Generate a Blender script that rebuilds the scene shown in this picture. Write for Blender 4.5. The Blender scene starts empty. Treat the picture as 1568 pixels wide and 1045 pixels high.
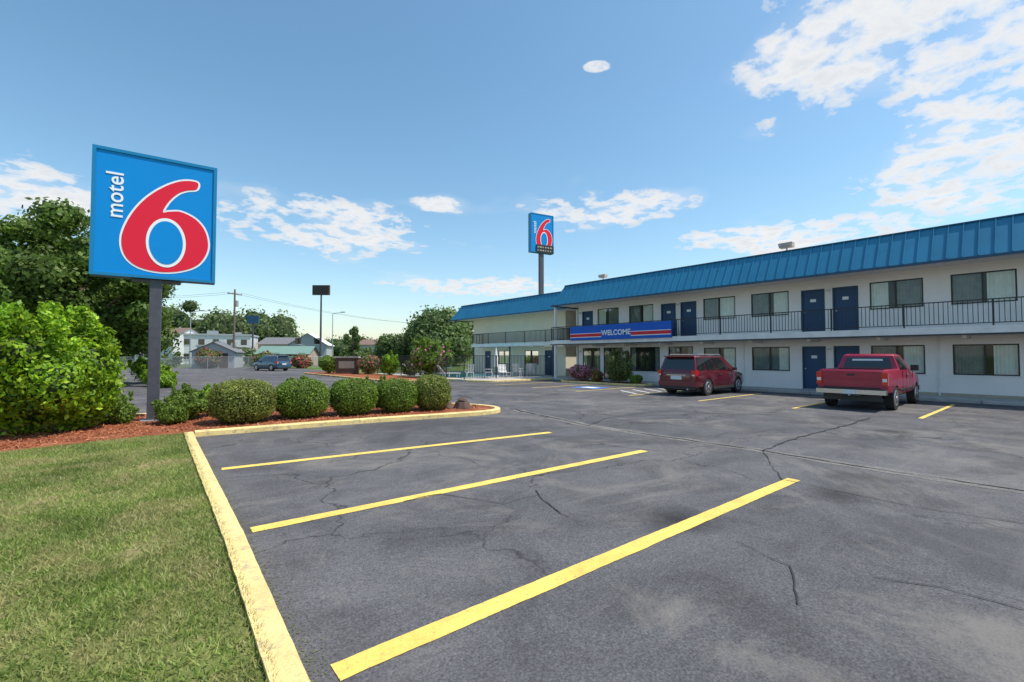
import bpy, bmesh, math, random
import numpy as np
from mathutils import Vector, Matrix
rnd=random.Random(6); rng=np.random.default_rng(6)
sc=bpy.context.scene
R=math.radians
YAW=40.0
cy_,sy_=math.cos(R(YAW)),math.sin(R(YAW))
def site(r,d):
    "survey point: r metres to the right / d metres ahead of the lot corner"
    return (cy_*r+sy_*d, -sy_*r+cy_*d)

# ------------------------------------------------------------ materials
def newmat(name):
    m=bpy.data.materials.new(name); m.use_nodes=True
    return m,m.node_tree,m.node_tree.nodes['Principled BSDF']
def N(nt,t,**k):
    n=nt.nodes.new(t)
    for a,b in k.items(): setattr(n,a,b)
    return n
def noise(nt,scale,detail=4,rough=.55,vec=None,dist=0):
    n=N(nt,'ShaderNodeTexNoise'); n.inputs['Scale'].default_value=scale
    n.inputs['Detail'].default_value=detail; n.inputs['Roughness'].default_value=rough
    n.inputs['Distortion'].default_value=dist
    if vec: nt.links.new(vec,n.inputs['Vector'])
    return n.outputs[0]
def ramp(nt,fac,stops):
    r=N(nt,'ShaderNodeValToRGB'); e=r.color_ramp.elements
    while len(e)<len(stops): e.new(.5)
    for i,(p,c) in enumerate(stops):
        e[i].position=p
        e[i].color=(c,c,c,1) if isinstance(c,(int,float)) else (*c,1)
    nt.links.new(fac,r.inputs[0]); return r.outputs[0]
def mix(nt,fac,a,b,mode='MIX'):
    m=N(nt,'ShaderNodeMix',data_type='RGBA',blend_type=mode)
    for s,v in ((m.inputs[0],fac),(m.inputs[6],a),(m.inputs[7],b)):
        if isinstance(v,(int,float)): s.default_value=v
        elif isinstance(v,tuple): s.default_value=(*v,1)
        else: nt.links.new(v,s)
    return m.outputs[2]
def math_(nt,op,a,b=None,c=None):
    m=N(nt,'ShaderNodeMath',operation=op)
    for s,v in zip(m.inputs,(a,b,c)):
        if v is None: continue
        if isinstance(v,(int,float)): s.default_value=v
        else: nt.links.new(v,s)
    return m.outputs[0]
def bump(nt,h,strength,dist,p):
    b=N(nt,'ShaderNodeBump'); b.inputs['Strength'].default_value=strength; b.inputs['Distance'].default_value=dist
    nt.links.new(h,b.inputs['Height']); nt.links.new(b.outputs[0],p.inputs['Normal'])
def ocoord(nt): return N(nt,'ShaderNodeTexCoord').outputs['Object']
def mat(name,col,rough=.6,metal=0,var=0,vs=3,bmp=0,bs=40,coat=0,spec=.5):
    m,nt,p=newmat(name)
    p.inputs['Base Color'].default_value=(*col,1); p.inputs['Roughness'].default_value=rough
    p.inputs['Metallic'].default_value=metal; p.inputs['Coat Weight'].default_value=coat
    p.inputs['Coat Roughness'].default_value=.05; p.inputs['Specular IOR Level'].default_value=spec
    if var or bmp: oc=ocoord(nt)
    if var:
        f=noise(nt,vs,4,.65,oc)
        lo=tuple(c*(1-var) for c in col); hi=tuple(min(1,c*(1+var)) for c in col)
        nt.links.new(ramp(nt,f,[(.3,lo),(.7,hi)]),p.inputs['Base Color'])
    if bmp: bump(nt,noise(nt,bs,3,.6,oc),bmp,.01,p)
    return m
def leafmat(name,cols,clump=.6,tr=.35,lo=.6,straw=None):
    m,nt,p=newmat(name)
    ri=N(nt,'ShaderNodeNewGeometry').outputs['Random Per Island']
    c=ramp(nt,ri,[(i/(len(cols)-1),cc) for i,cc in enumerate(cols)])
    oc=ocoord(nt)
    n=noise(nt,clump,2,.6,oc)
    c=mix(nt,1.0,c,ramp(nt,n,[(.35,lo),(.65,1.3)]),'MULTIPLY')
    if straw:
        s=ramp(nt,noise(nt,1.3,5,.75,oc,.6),[(.46,0.0),(.62,.85)])
        c=mix(nt,s,c,straw)
    nt.links.new(c,p.inputs['Base Color']); p.inputs['Roughness'].default_value=.5
    p.inputs['Specular IOR Level'].default_value=.35
    t=N(nt,'ShaderNodeBsdfTranslucent'); nt.links.new(c,t.inputs[0])
    ms=N(nt,'ShaderNodeMixShader'); ms.inputs[0].default_value=tr
    nt.links.new(p.outputs[0],ms.inputs[1]); nt.links.new(t.outputs[0],ms.inputs[2])
    nt.links.new(ms.outputs[0],nt.nodes['Material Output'].inputs[0])
    return m

def asphalt_mat():
    m,nt,p=newmat('asphalt'); oc=ocoord(nt)
    big=noise(nt,.16,4,.6,oc,.4); mid=noise(nt,.9,5,.7,oc,.8); fine=noise(nt,60,2,.8,oc); grit=noise(nt,22,3,.8,oc)
    base=ramp(nt,big,[(.3,(.082,.080,.084)),(.55,(.108,.104,.108)),(.72,(.158,.150,.148))])
    base=mix(nt,1.0,base,ramp(nt,mid,[(.25,.62),(.5,1.0),(.75,1.32)]),'MULTIPLY')
    base=mix(nt,1.0,base,ramp(nt,fine,[(.3,.6),(.5,1.0),(.70,1.5)]),'MULTIPLY')
    base=mix(nt,1.0,base,ramp(nt,grit,[(.3,.84),(.7,1.18)]),'MULTIPLY')
    dust=ramp(nt,noise(nt,.42,6,.75,oc,1.2),[(.50,0.0),(.66,.7)])
    base=mix(nt,dust,base,(.205,.188,.168))
    # old dark patch repairs / sealer
    sl=ramp(nt,noise(nt,.28,4,.6,oc,.9),[(.56,0.0),(.60,.45)])
    base=mix(nt,sl,base,(.062,.061,.066))
    vor=N(nt,'ShaderNodeTexVoronoi'); vor.inputs['Scale'].default_value=.42; nt.links.new(oc,vor.inputs['Vector'])
    base=mix(nt,1.0,base,ramp(nt,vor.outputs['Distance'],[(.03,.5),(.2,1.0)]),'MULTIPLY')
    mp=N(nt,'ShaderNodeMapping'); mp.inputs['Scale'].default_value=(.25,2.2,1); mp.inputs['Rotation'].default_value=(0,0,R(12)); nt.links.new(oc,mp.inputs[0])
    stk=ramp(nt,noise(nt,.8,5,.7,mp.outputs[0],.3),[(.56,0.0),(.73,.4)])
    base=mix(nt,stk,base,(.19,.182,.175))
    wn=N(nt,'ShaderNodeTexNoise'); wn.inputs['Scale'].default_value=1.6; wn.inputs['Detail'].default_value=5; nt.links.new(oc,wn.inputs['Vector'])
    vm=N(nt,'ShaderNodeVectorMath',operation='MULTIPLY_ADD'); nt.links.new(wn.outputs[1],vm.inputs[0]); vm.inputs[1].default_value=(1.1,1.1,0); nt.links.new(oc,vm.inputs[2])
    v2=N(nt,'ShaderNodeTexVoronoi',feature='DISTANCE_TO_EDGE'); v2.inputs['Scale'].default_value=.33; nt.links.new(vm.outputs[0],v2.inputs['Vector'])
    cr=ramp(nt,v2.outputs[0],[(.0014,1.0),(.0055,0.0)])
    mk=ramp(nt,big,[(.40,0.0),(.50,.9)])
    base=mix(nt,math_(nt,'MULTIPLY',cr,mk),base,(.028,.028,.030))
    nt.links.new(base,p.inputs['Base Color']); p.inputs['Roughness'].default_value=.85
    p.inputs['Specular IOR Level'].default_value=.2
    bump(nt,math_(nt,'ADD',fine,grit),.6,.008,p)
    return m
def paint_mat(name,col,under,wear=.5,ws=9):
    m,nt,p=newmat(name); oc=ocoord(nt)
    w=ramp(nt,noise(nt,ws,8,.8,oc),[(wear,0.0),(wear+.09,.9)])
    c=mix(nt,1.0,col,ramp(nt,noise(nt,2.2,5,.7,oc),[(.3,.76),(.7,1.12)]),'MULTIPLY')
    g=noise(nt,60,3,.7,oc)
    c=mix(nt,1.0,c,ramp(nt,g,[(.3,.78),(.65,1.1)]),'MULTIPLY')
    nt.links.new(mix(nt,w,c,under),p.inputs['Base Color']); p.inputs['Roughness'].default_value=.75
    bump(nt,g,.4,.008,p)
    return m
def ground_mat(name,a,b,c,s=.5):
    m,nt,p=newmat(name); oc=ocoord(nt)
    col=ramp(nt,noise(nt,s,6,.7,oc,.6),[(.32,a),(.52,b),(.68,c)])
    g=noise(nt,30,4,.75,oc)
    col=mix(nt,1.0,col,ramp(nt,g,[(.3,.6),(.7,1.35)]),'MULTIPLY')
    nt.links.new(col,p.inputs['Base Color']); p.inputs['Roughness'].default_value=.95; p.inputs['Specular IOR Level'].default_value=.1
    bump(nt,g,.7,.02,p)
    return m
def glass_mat():
    m,nt,p=newmat('window_glass')
    t=N(nt,'ShaderNodeBsdfTransparent'); t.inputs[0].default_value=(.88,.92,.92,1)
    g=N(nt,'ShaderNodeBsdfGlossy'); g.inputs['Roughness'].default_value=.03; g.inputs[0].default_value=(.9,.95,1,1)
    f=N(nt,'ShaderNodeFresnel'); f.inputs[0].default_value=1.5
    s=N(nt,'ShaderNodeMixShader'); nt.links.new(f.outputs[0],s.inputs[0]); nt.links.new(t.outputs[0],s.inputs[1]); nt.links.new(g.outputs[0],s.inputs[2])
    nt.links.new(s.outputs[0],nt.nodes['Material Output'].inputs[0]); return m
def mesh_fence_mat():
    m,nt,p=newmat('chain_link'); p.inputs['Base Color'].default_value=(.35,.37,.38,1)
    t=N(nt,'ShaderNodeBsdfTransparent'); s=N(nt,'ShaderNodeMixShader'); s.inputs[0].default_value=.28
    nt.links.new(t.outputs[0],s.inputs[1]); nt.links.new(p.outputs[0],s.inputs[2]); nt.links.new(s.outputs[0],nt.nodes['Material Output'].inputs[0]); return m

M=dict(
 asphalt=asphalt_mat(),
 yellow=paint_mat('yellow_line_paint',(.88,.61,.13),(.16,.15,.14),.575,14),
 kerbpaint=paint_mat('faded_yellow_kerb_paint',(.88,.66,.27),(.42,.33,.20),.53,7),
 whitep=paint_mat('white_line_paint',(.75,.75,.72),(.2,.2,.2),.6),
 bluep=paint_mat('blue_line_paint',(.05,.2,.55),(.2,.2,.2),.6),
 crack=mat('crack_filler',(.026,.026,.028),.8),
 seam=ground_mat('worn_asphalt_seam',(.13,.127,.125),(.19,.18,.17),(.25,.235,.215),1.5),
 concrete=mat('concrete',(.42,.40,.37),.85,var=.2,vs=2,bmp=.3),
 ground=ground_mat('grass_ground',(.07,.12,.03),(.11,.17,.04),(.22,.21,.10),.15),
 lawn=ground_mat('lawn_soil',(.09,.13,.03),(.17,.19,.06),(.36,.26,.15),.9),
 mulch=ground_mat('mulch',(.18,.055,.028),(.30,.10,.05),(.38,.17,.09),2.5),
 chips=leafmat('mulch_chips',[(.14,.04,.02),(.40,.12,.05),(.48,.19,.09),(.24,.07,.035)],2,0),
 wall=mat('painted_white_wall',(.86,.81,.79),.8,var=.05,vs=.8,bmp=.15,bs=60),
 cream=mat('painted_cream_wall',(.82,.75,.60),.8,var=.05,vs=.8,bmp=.1,bs=60),
 slab=mat('slab_white_paint',(.76,.75,.73),.7,var=.12,vs=1.5),
 soffit=mat('soffit',(.70,.66,.60),.8,var=.06),
 roofblue=mat('blue_metal_roof',(.020,.19,.34),.40,.0,var=.12,vs=.6,coat=.1),
 roofdark=mat('blue_metal_trim',(.012,.07,.14),.45),
 roofflat=mat('flat_roof',(.4,.4,.38),.9,var=.1),
 black=mat('black_steel',(.018,.018,.02),.45),
 frame=mat('bronze_frame',(.03,.027,.025),.4,.3),
 glass=glass_mat(),
 dark=mat('shade_backing',(.02,.022,.022),.8),  # near-black colour standing in for shade in rooms and stair passage
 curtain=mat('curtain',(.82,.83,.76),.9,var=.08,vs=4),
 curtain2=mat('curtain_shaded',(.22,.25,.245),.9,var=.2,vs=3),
 door=mat('blue_door',(.012,.055,.145),.5,var=.08),
 doorframe=mat('door_frame',(.02,.055,.11),.5),
 white=mat('white_plastic',(.8,.8,.8),.4),
 steel=mat('galvanised_steel',(.42,.43,.44),.45,.6,var=.1),
 signblue=mat('sign_blue_face',(.0,.25,.66),.45,var=.03,vs=1,spec=.25),
 signframe=mat('sign_blue_frame',(.0,.20,.42),.35,var=.05),
 signred=mat('sign_red',(.78,.02,.05),.45,spec=.2),
 signwhite=mat('sign_white',(.88,.89,.9),.45,spec=.3),
 post=mat('dark_post_paint',(.07,.07,.09),.5,var=.2,vs=6),
 bannerblue=mat('banner_blue',(.01,.11,.52),.45,var=.04,spec=.3), bannerred=mat('banner_red',(.65,.02,.04),.45,spec=.3),
 rubber=mat('tyre_rubber',(.02,.02,.02),.85), rim=mat('alloy_rim',(.5,.5,.52),.3,.8), chrome=mat('chrome',(.6,.6,.62),.22,.95),
 cglass=mat('car_glass',(.012,.015,.017),.06,spec=.8,coat=.4),
 tail=mat('tail_lamp',(.60,.01,.01),.15,coat=.8), lamp=mat('clear_lamp',(.7,.7,.7),.1,coat=.5),
 plastic=mat('black_plastic',(.03,.03,.03),.6),
 redpaint=mat('red_car_paint',(.34,.010,.045),.36,.1,var=.12,vs=2,coat=.45), maroon=mat('maroon_car_paint',(.125,.008,.018),.3,.2,coat=1),
 bluepaint=mat('blue_car_paint',(.03,.08,.15),.3,.3,coat=1),
 plate=mat('licence_plate',(.6,.65,.7),.4),
 bark=mat('bark',(.12,.09,.065),.9,var=.3,vs=6,bmp=.8,bs=20),
 wood=mat('pole_wood',(.16,.12,.09),.9,var=.25,vs=3),
 oak=leafmat('tree_leaves',[(.075,.13,.024),(.13,.21,.04),(.19,.28,.055),(.10,.17,.03)],.5,.45,.65),
 far=leafmat('distant_leaves',[(.09,.145,.045),(.13,.20,.055),(.18,.24,.08)],.12,.38,.7),
 hedge=leafmat('boxwood_leaves',[(.08,.145,.014),(.16,.26,.03),(.25,.36,.05),(.11,.19,.02)],1.6,.38,.75),
 hedge2=leafmat('boxwood_leaves_brown',[(.11,.15,.022),(.20,.26,.04),(.31,.32,.085),(.14,.19,.03)],2.0,.38,.75),
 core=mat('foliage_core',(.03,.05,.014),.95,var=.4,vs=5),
 bright=leafmat('bright_shrub_leaves',[(.12,.26,.01),(.23,.42,.02),(.40,.56,.03),(.14,.29,.015)],1.3,.42,.6),
 dull=leafmat('dull_shrub_leaves',[(.14,.18,.05),(.24,.25,.09),(.11,.18,.035)],1.5,.35),
 pink=leafmat('pink_blossom',[(.6,.16,.28),(.75,.30,.45),(.5,.09,.19)],2,.3),
 redf=leafmat('red_blossom',[(.42,.07,.08),(.55,.14,.13)],2,.3),
 blade=leafmat('grass_blades',[(.10,.17,.03),(.18,.27,.045),(.26,.35,.065),(.38,.38,.14),(.14,.22,.04)],.9,.4,.75,straw=(.44,.39,.17)),
 water=mat('pool_water',(.03,.42,.50),.05,coat=.3),
 brick=mat('brown_stone',(.10,.06,.045),.85,var=.4,vs=5,bmp=.6,bs=12),
 siding=mat('white_siding',(.62,.63,.62),.8,var=.06), siding2=mat('grey_siding',(.38,.40,.41),.8,var=.08),
 shingle=mat('grey_shingle',(.16,.16,.17),.9,var=.2), greenroof=mat('green_metal_roof',(.17,.27,.22),.5,var=.1),
 brownroof=mat('brown_roof',(.20,.13,.10),.9,var=.2),
 chain=mesh_fence_mat(), tanwall=mat('tan_wall',(.42,.36,.28),.85,var=.1),
 sticker=mat('windshield_sticker',(.7,.7,.72),.5),
)

# ------------------------------------------------------------ mesh builders
def link(o,parent=None):
    sc.collection.objects.link(o)
    if parent: o.parent=parent
    return o
def grp(name,loc=(0,0,0),rz=0):
    e=bpy.data.objects.new(name,None); e.location=loc; e.rotation_euler=(0,0,rz); e.empty_display_size=.3
    return link(e)
class MB:
    def __init__(s): s.v=[];s.f=[];s.m=[];s.mats=[]
    def mi(s,m):
        m=M[m] if isinstance(m,str) else m
        if m not in s.mats: s.mats.append(m)
        return s.mats.index(m)
    def face(s,pts,m):
        k=len(s.v); s.v+= [tuple(p) for p in pts]; s.f.append(list(range(k,k+len(pts)))); s.m.append(s.mi(m))
    def box(s,x0,x1,y0,y1,z0,z1,m):
        k=len(s.v); i=s.mi(m)
        s.v+=[(x0,y0,z0),(x1,y0,z0),(x1,y1,z0),(x0,y1,z0),(x0,y0,z1),(x1,y0,z1),(x1,y1,z1),(x0,y1,z1)]
        for f in ((3,2,1,0),(4,5,6,7),(0,1,5,4),(1,2,6,5),(2,3,7,6),(3,0,4,7)):
            s.f.append([k+a for a in f]); s.m.append(i)
    def cyl(s,p0,p1,r0,r1,m,n=12,caps=True):
        p0=Vector(p0);p1=Vector(p1); d=(p1-p0).normalized()
        a=d.cross(Vector((0,0,1)) if abs(d.z)<.9 else Vector((1,0,0))).normalized(); b=d.cross(a)
        k=len(s.v); i=s.mi(m)
        for p,r in ((p0,r0),(p1,r1)):
            for j in range(n):
                t=2*math.pi*j/n; s.v.append(tuple(p+a*math.cos(t)*r+b*math.sin(t)*r))
        for j in range(n):
            s.f.append([k+j,k+(j+1)%n,k+n+(j+1)%n,k+n+j]); s.m.append(i)
        if caps:
            s.f.append([k+j for j in range(n)][::-1]); s.m.append(i)
            s.f.append([k+n+j for j in range(n)]); s.m.append(i)
    def prism(s,poly,z0,z1,m):
        n=len(poly);k=len(s.v);i=s.mi(m)
        s.v+=[(x,y,z0) for x,y in poly]+[(x,y,z1) for x,y in poly]
        s.f.append(list(range(k,k+n))[::-1]); s.f.append(list(range(k+n,k+2*n))); s.m+=[i,i]
        for j in range(n):
            s.f.append([k+j,k+(j+1)%n,k+n+(j+1)%n,k+n+j]); s.m.append(i)
    def build(s,name,parent=None,smooth=False,bev=0,recalc=True):
        me=bpy.data.meshes.new(name); me.from_pydata(s.v,[],s.f)
        for m in s.mats: me.materials.append(m)
        me.polygons.foreach_set('material_index',s.m)
        if recalc:
            b=bmesh.new(); b.from_mesh(me); bmesh.ops.recalc_face_normals(b,faces=b.faces); b.to_mesh(me); b.free()
        if smooth:
            me.polygons.foreach_set('use_smooth',[True]*len(me.polygons)); me.set_sharp_from_angle(angle=R(38))
        o=link(bpy.data.objects.new(name,me),parent)
        if bev:
            q=o.modifiers.new('bevel','BEVEL'); q.width=bev; q.segments=2; q.limit_method='ANGLE'; q.angle_limit=R(40)
        return o
def fastmesh(name,V,F,mt,parent=None):
    me=bpy.data.meshes.new(name); me.from_pydata(V.tolist(),[],F.tolist()); me.materials.append(mt)
    return link(bpy.data.objects.new(name,me),parent)
def quads_at(P,Nn,size,aspect=.5):
    n=len(P); rv=rng.normal(size=(n,3)); T=np.cross(Nn,rv); T/=np.linalg.norm(T,axis=1)[:,None]+1e-9
    B=np.cross(Nn,T); B/=np.linalg.norm(B,axis=1)[:,None]+1e-9
    s=(size*rng.uniform(.6,1.35,n))[:,None]
    V=np.stack([P-T*s,P+B*s*aspect,P+T*s,P-B*s*aspect],1).reshape(-1,3)
    return V,np.arange(n*4).reshape(-1,4)
def leaves(name,blobs,n,size,mt,parent,shell=.6,aspect=.55,zmin=.03,jit=.06,box=1.0):
    b=np.array(blobs,float); w=(b[:,3]*b[:,4]+b[:,3]*b[:,5]+b[:,4]*b[:,5]); w/=w.sum()
    i=rng.choice(len(b),n,p=w); d=rng.normal(size=(n,3)); d/=np.linalg.norm(d,axis=1)[:,None]
    if box!=1.0: d=np.sign(d)*np.abs(d)**box; 
    r=shell+(1-shell)*rng.random(n)**.7; r=r*(1+jit*rng.normal(size=n))
    P=b[i,:3]+d*r[:,None]*b[i,3:6]
    nn=d/ b[i,3:6]; nn/=np.linalg.norm(nn,axis=1)[:,None]
    nn=nn+rng.normal(size=(n,3))*.55; nn/=np.linalg.norm(nn,axis=1)[:,None]
    k=P[:,2]>zmin; V,F=quads_at(P[k],nn[k],size,aspect)
    return fastmesh(name,V,F,M[mt],parent)
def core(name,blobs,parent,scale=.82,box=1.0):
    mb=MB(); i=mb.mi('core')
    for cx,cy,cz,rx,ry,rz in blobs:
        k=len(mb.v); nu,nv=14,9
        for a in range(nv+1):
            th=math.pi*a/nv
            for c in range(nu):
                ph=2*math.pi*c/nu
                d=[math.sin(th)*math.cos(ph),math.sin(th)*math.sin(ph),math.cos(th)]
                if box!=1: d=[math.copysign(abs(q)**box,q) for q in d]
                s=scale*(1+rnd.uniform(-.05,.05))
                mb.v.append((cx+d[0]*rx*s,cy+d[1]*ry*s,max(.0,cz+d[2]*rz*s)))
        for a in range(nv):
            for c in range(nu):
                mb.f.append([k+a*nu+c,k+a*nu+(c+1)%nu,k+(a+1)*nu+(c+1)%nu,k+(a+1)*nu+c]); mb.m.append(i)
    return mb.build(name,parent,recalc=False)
def lumps(R_,H,k,z0=.0,spread=.45,rr=.42):
    out=[(0,0,z0+H*.44,R_*.76,R_*.76,H*.45)]
    for j in range(k):
        a=rnd.uniform(0,6.283); e=rnd.uniform(.0,1)
        out.append((math.cos(a)*R_*spread*rnd.uniform(.7,1.35),math.sin(a)*R_*spread*rnd.uniform(.7,1.35),z0+H*(.25+.45*e),R_*rr*rnd.uniform(.7,1.2),R_*rr*rnd.uniform(.7,1.2),H*.26*rnd.uniform(.7,1.2)))
    return out
def sprigs(R_,H,k):
    out=[]
    for j in range(k):
        a=rnd.uniform(0,6.283); q=math.sqrt(rnd.random())*.85; zt=H*(.55+.42*math.sqrt(max(0,1-q*q)))+rnd.uniform(-.1,.12)*H
        out.append((math.cos(a)*R_*q,math.sin(a)*R_*q,zt,R_*.10,R_*.10,H*rnd.uniform(.06,.13)))
    return out
def shrub(name,X,Y,R_,H,mt,n,size,k=9,z=.1,flower=None,nf=0,corek=.72,sp=0):
    g=grp(name,(X,Y,z),rnd.uniform(0,6)); bl=lumps(R_,H,k)
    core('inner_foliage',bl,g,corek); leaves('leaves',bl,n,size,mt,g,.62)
    if sp: leaves('shoots',sprigs(R_,H,sp),int(n*.22),size,mt,g,.1,.5)
    mb=MB()
    for j in range(5):
        a=j*1.3; mb.cyl((0,0,-.05),(math.cos(a)*R_*.35,math.sin(a)*R_*.35,H*.5),.03,.015,'bark',6)
    mb.build('stems',g)
    if flower: leaves('blossoms',bl,nf,size*1.3,flower,g,.98,.8)
    return g
def boxhedge(name,X,Y,rx,ry,H,mt,n=15000,size=.022,rz=0):
    g=grp(name,(X,Y,.1),rz)
    bl=[(0,0,H*.5,rx,ry,H*.5)]
    for j in range(20):
        a=rnd.uniform(0,6.28); e=rnd.uniform(-.5,.8)
        q=math.sqrt(1-e*e*.6)
        bl.append((math.cos(a)*rx*.60*q,math.sin(a)*ry*.60*q,H*.5+e*H*.33,rx*.38*rnd.uniform(.7,1.2),ry*.38*rnd.uniform(.7,1.2),H*.22*rnd.uniform(.8,1.15)))
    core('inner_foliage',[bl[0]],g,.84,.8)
    leaves('leaves_mass',[bl[0]],int(n*.65),size,mt,g,.88,.6,box=.82,jit=.04); leaves('leaves_tufts',bl[1:],int(n*.65),size,mt,g,.7,.6)
    return g
def tree(name,X,Y,H,Rc,zc,rzc,mt,n,size,k=26,tr=.25,z=0,br=.33):
    g=grp(name,(X,Y,z)); bl=[]
    for j in range(k):
        a=rnd.uniform(0,6.283); e=rnd.uniform(-.85,.92); q=math.sqrt(max(0,1-e*e))*rnd.uniform(.3,.9)
        bl.append((math.cos(a)*Rc*q,math.sin(a)*Rc*q,zc+e*rzc*.85,Rc*br*rnd.uniform(.6,1.25),Rc*br*rnd.uniform(.6,1.25),rzc*br*rnd.uniform(.5,.9)))
    leaves('crown',bl,n,size,mt,g,.35,.6,jit=.12)
    mb=MB(); zt=zc-rzc*.55; mb.cyl((0,0,-.1),(0.1,0,zt),tr,tr*.7,'bark',12); mb.cyl((.1,0,zt),(0,.1,zc+rzc*.5),tr*.7,tr*.15,'bark',10)
    for b in bl[:18]:
        z1=rnd.uniform(zt*.9,zc); mb.cyl((.05,.05,z1),(b[0],b[1],b[2]),tr*.38,tr*.07,'bark',7)
    mb.build('trunk_and_limbs',g,smooth=True)
    return g
def strip(pts,w,z,mt,name,jit=0,parent=None,sub=.12):
    "flat painted strip along a polyline"
    out=[]
    for a,b in zip(pts[:-1],pts[1:]):
        L=math.dist(a,b); n=max(1,int(L/sub))
        for j in range(n): out.append((a[0]+(b[0]-a[0])*j/n,a[1]+(b[1]-a[1])*j/n))
    out.append(pts[-1]); mb=MB(); i=mb.mi(mt); n=len(out); ja=jb=0
    for j,p in enumerate(out):
        q=out[min(j+1,n-1)]; o=out[max(j-1,0)]; dx,dy=q[0]-o[0],q[1]-o[1]; l=math.hypot(dx,dy) or 1
        ja=ja*.6+rnd.uniform(-jit,jit); jb=jb*.6+rnd.uniform(-jit,jit)
        nx,ny=-dy/l,dx/l; a=w/2+ja; b=w/2+jb
        mb.v+=[(p[0]+nx*a,p[1]+ny*a,z),(p[0]-nx*b,p[1]-ny*b,z)]
    for j in range(n-1): mb.f.append([2*j,2*j+1,2*j+3,2*j+2]); mb.m.append(i)
    return mb.build(name,parent)
def smoothpath(pts,it=2):
    for _ in range(it):
        o=[pts[0]]
        for a,b in zip(pts[:-1],pts[1:]):
            o.append((a[0]*.75+b[0]*.25,a[1]*.75+b[1]*.25)); o.append((a[0]*.25+b[0]*.75,a[1]*.25+b[1]*.75))
        o.append(pts[-1]); pts=o
    return pts
def offset(pts,w):
    n=len(pts); out=[]
    for j,p in enumerate(pts):
        q=pts[min(j+1,n-1)]; o=pts[max(j-1,0)]; dx,dy=q[0]-o[0],q[1]-o[1]; l=math.hypot(dx,dy) or 1
        out.append((p[0]-dy/l*w,p[1]+dx/l*w))
    return out
def dense(pts,s=.15):
    out=[]
    for a,b in zip(pts[:-1],pts[1:]):
        n=max(1,int(math.dist(a,b)/s))
        for j in range(n): out.append((a[0]+(b[0]-a[0])*j/n,a[1]+(b[1]-a[1])*j/n))
    out.append(pts[-1]); return out
def kerb(name,pts,w=.17,h=.13,mt='kerbpaint'):
    mb=MB(); P0=dense(pts); n=len(P0); i=mb.mi(mt)
    inn=offset(P0,w); c1=offset(P0,.025)
    for a,b,c in zip(P0,c1,inn):
        j=lambda s=.0015: rnd.uniform(-s,s)
        mb.v+=[(a[0]+j(),a[1]+j(),0),(a[0]+j(.002),a[1]+j(.002),h-.025+j()),(b[0]+j(.002),b[1]+j(.002),h+j()),(c[0]+j(.004),c[1]+j(.004),h-.004),(c[0],c[1],0)]
    for j in range(n-1):
        for k in range(4): mb.f.append([5*j+k,5*j+k+1,5*j+k+6,5*j+k+5]); mb.m.append(i)
    mb.f.append([0,1,2,3,4]); mb.m.append(i); e=5*(n-1); mb.f.append([e,e+1,e+2,e+3,e+4]); mb.m.append(i)
    return mb.build(name)

# ------------------------------------------------------------ ground
mb=MB(); mb.face([(-1500,-1500,0),(1500,-1500,0),(1500,1500,0),(-1500,1500,0)],'ground'); mb.build('ground')
mb=MB(); mb.face([(-.6,-40,.004),(24.1,-40,.004),(24.1,24.3,.004),(19,24.3,.004),(18.5,30,.004),(18.5,82,.004),(-1,82,.004),(-1,17,.004)],'asphalt'); mb.build('parking_lot')
strip([site(-140,78),site(60,86)],9,.008,'asphalt','street',sub=20)
corner=[(-.15,-20),(.62,0),(.90,5),(1.14,11.0),(1.2,12.02)]
isl=smoothpath([(1.22,12.05),(5,11.65),(7.2,11.15),(8.7,10.95),(9.35,11.7),(9.1,13.2),(7.5,15.0),(4,16.3),(-1,17.0),(-12,17.4)],2)
kerb('lawn_kerb',corner); kerb('planter_kerb',isl)
ki=offset(corner,.17); ii=offset(isl,.17)
bed_edge=smoothpath([(1.0,12.05),(.3,12.25),(-.7,11.95),(-1.7,11.75),(-3,11.9),(-12,12.4)],2)
mb=MB(); mb.prism([(-40,-20)]+ki[:-1]+[(1.0,12.0)]+bed_edge[1:]+[(-40,12.4)],0,.09,'lawn'); mb.build('lawn')
mb=MB(); mb.prism(bed_edge[::-1]+ii[1:]+[(-12,17.2)],0,.10,'mulch'); mb.build('mulch_bed')
def in_lawn(x,y):
    kx=np.interp(y,[-20,0,5,11,12.1],[-.15,.62,.90,1.14,1.2])-.16
    ey=np.interp(x,[-3,-1.7,-.7,.3,1.0],[11.9,11.78,11.97,12.2,12.05])
    return (x<kx)&(y<ey)
def blades(n,x0,x1,y0,y1,h):
    x=rng.uniform(x0,x1,n); y=rng.uniform(y0,y1,n); k=in_lawn(x,y)
    dens=.5+.5*np.sin(x*2.1+1.3*np.sin(y*1.7))*np.sin(y*1.9+x*.8)
    bare=np.zeros(n)
    for bx,by,br in ((-.75,4.3,.22),(-.95,6.3,.35),(-.35,3.2,.16),(.1,5.1,.14),(-1.4,8.4,.3),(.35,3.0,.10)):
        bare=np.maximum(bare,np.exp(-(((x-bx)**2+(y-by)**2)/br**2)))
    k&=rng.random(n)<(.45+.75*dens)*(1-.85*bare)
    x=x[k];y=y[k]; n=len(x)
    a=rng.uniform(0,6.283,n); hh=h*rng.uniform(.4,1.3,n); w=rng.uniform(.004,.008,n); ln=rng.normal(size=(n,2))*.7*hh[:,None]
    z=np.full(n,.088)
    A=np.stack([x-np.cos(a)*w,y-np.sin(a)*w,z],1); B=np.stack([x+np.cos(a)*w,y+np.sin(a)*w,z],1); C=np.stack([x+ln[:,0],y+ln[:,1],z+hh],1)
    return np.stack([A,B,C],1).reshape(-1,3)
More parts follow.
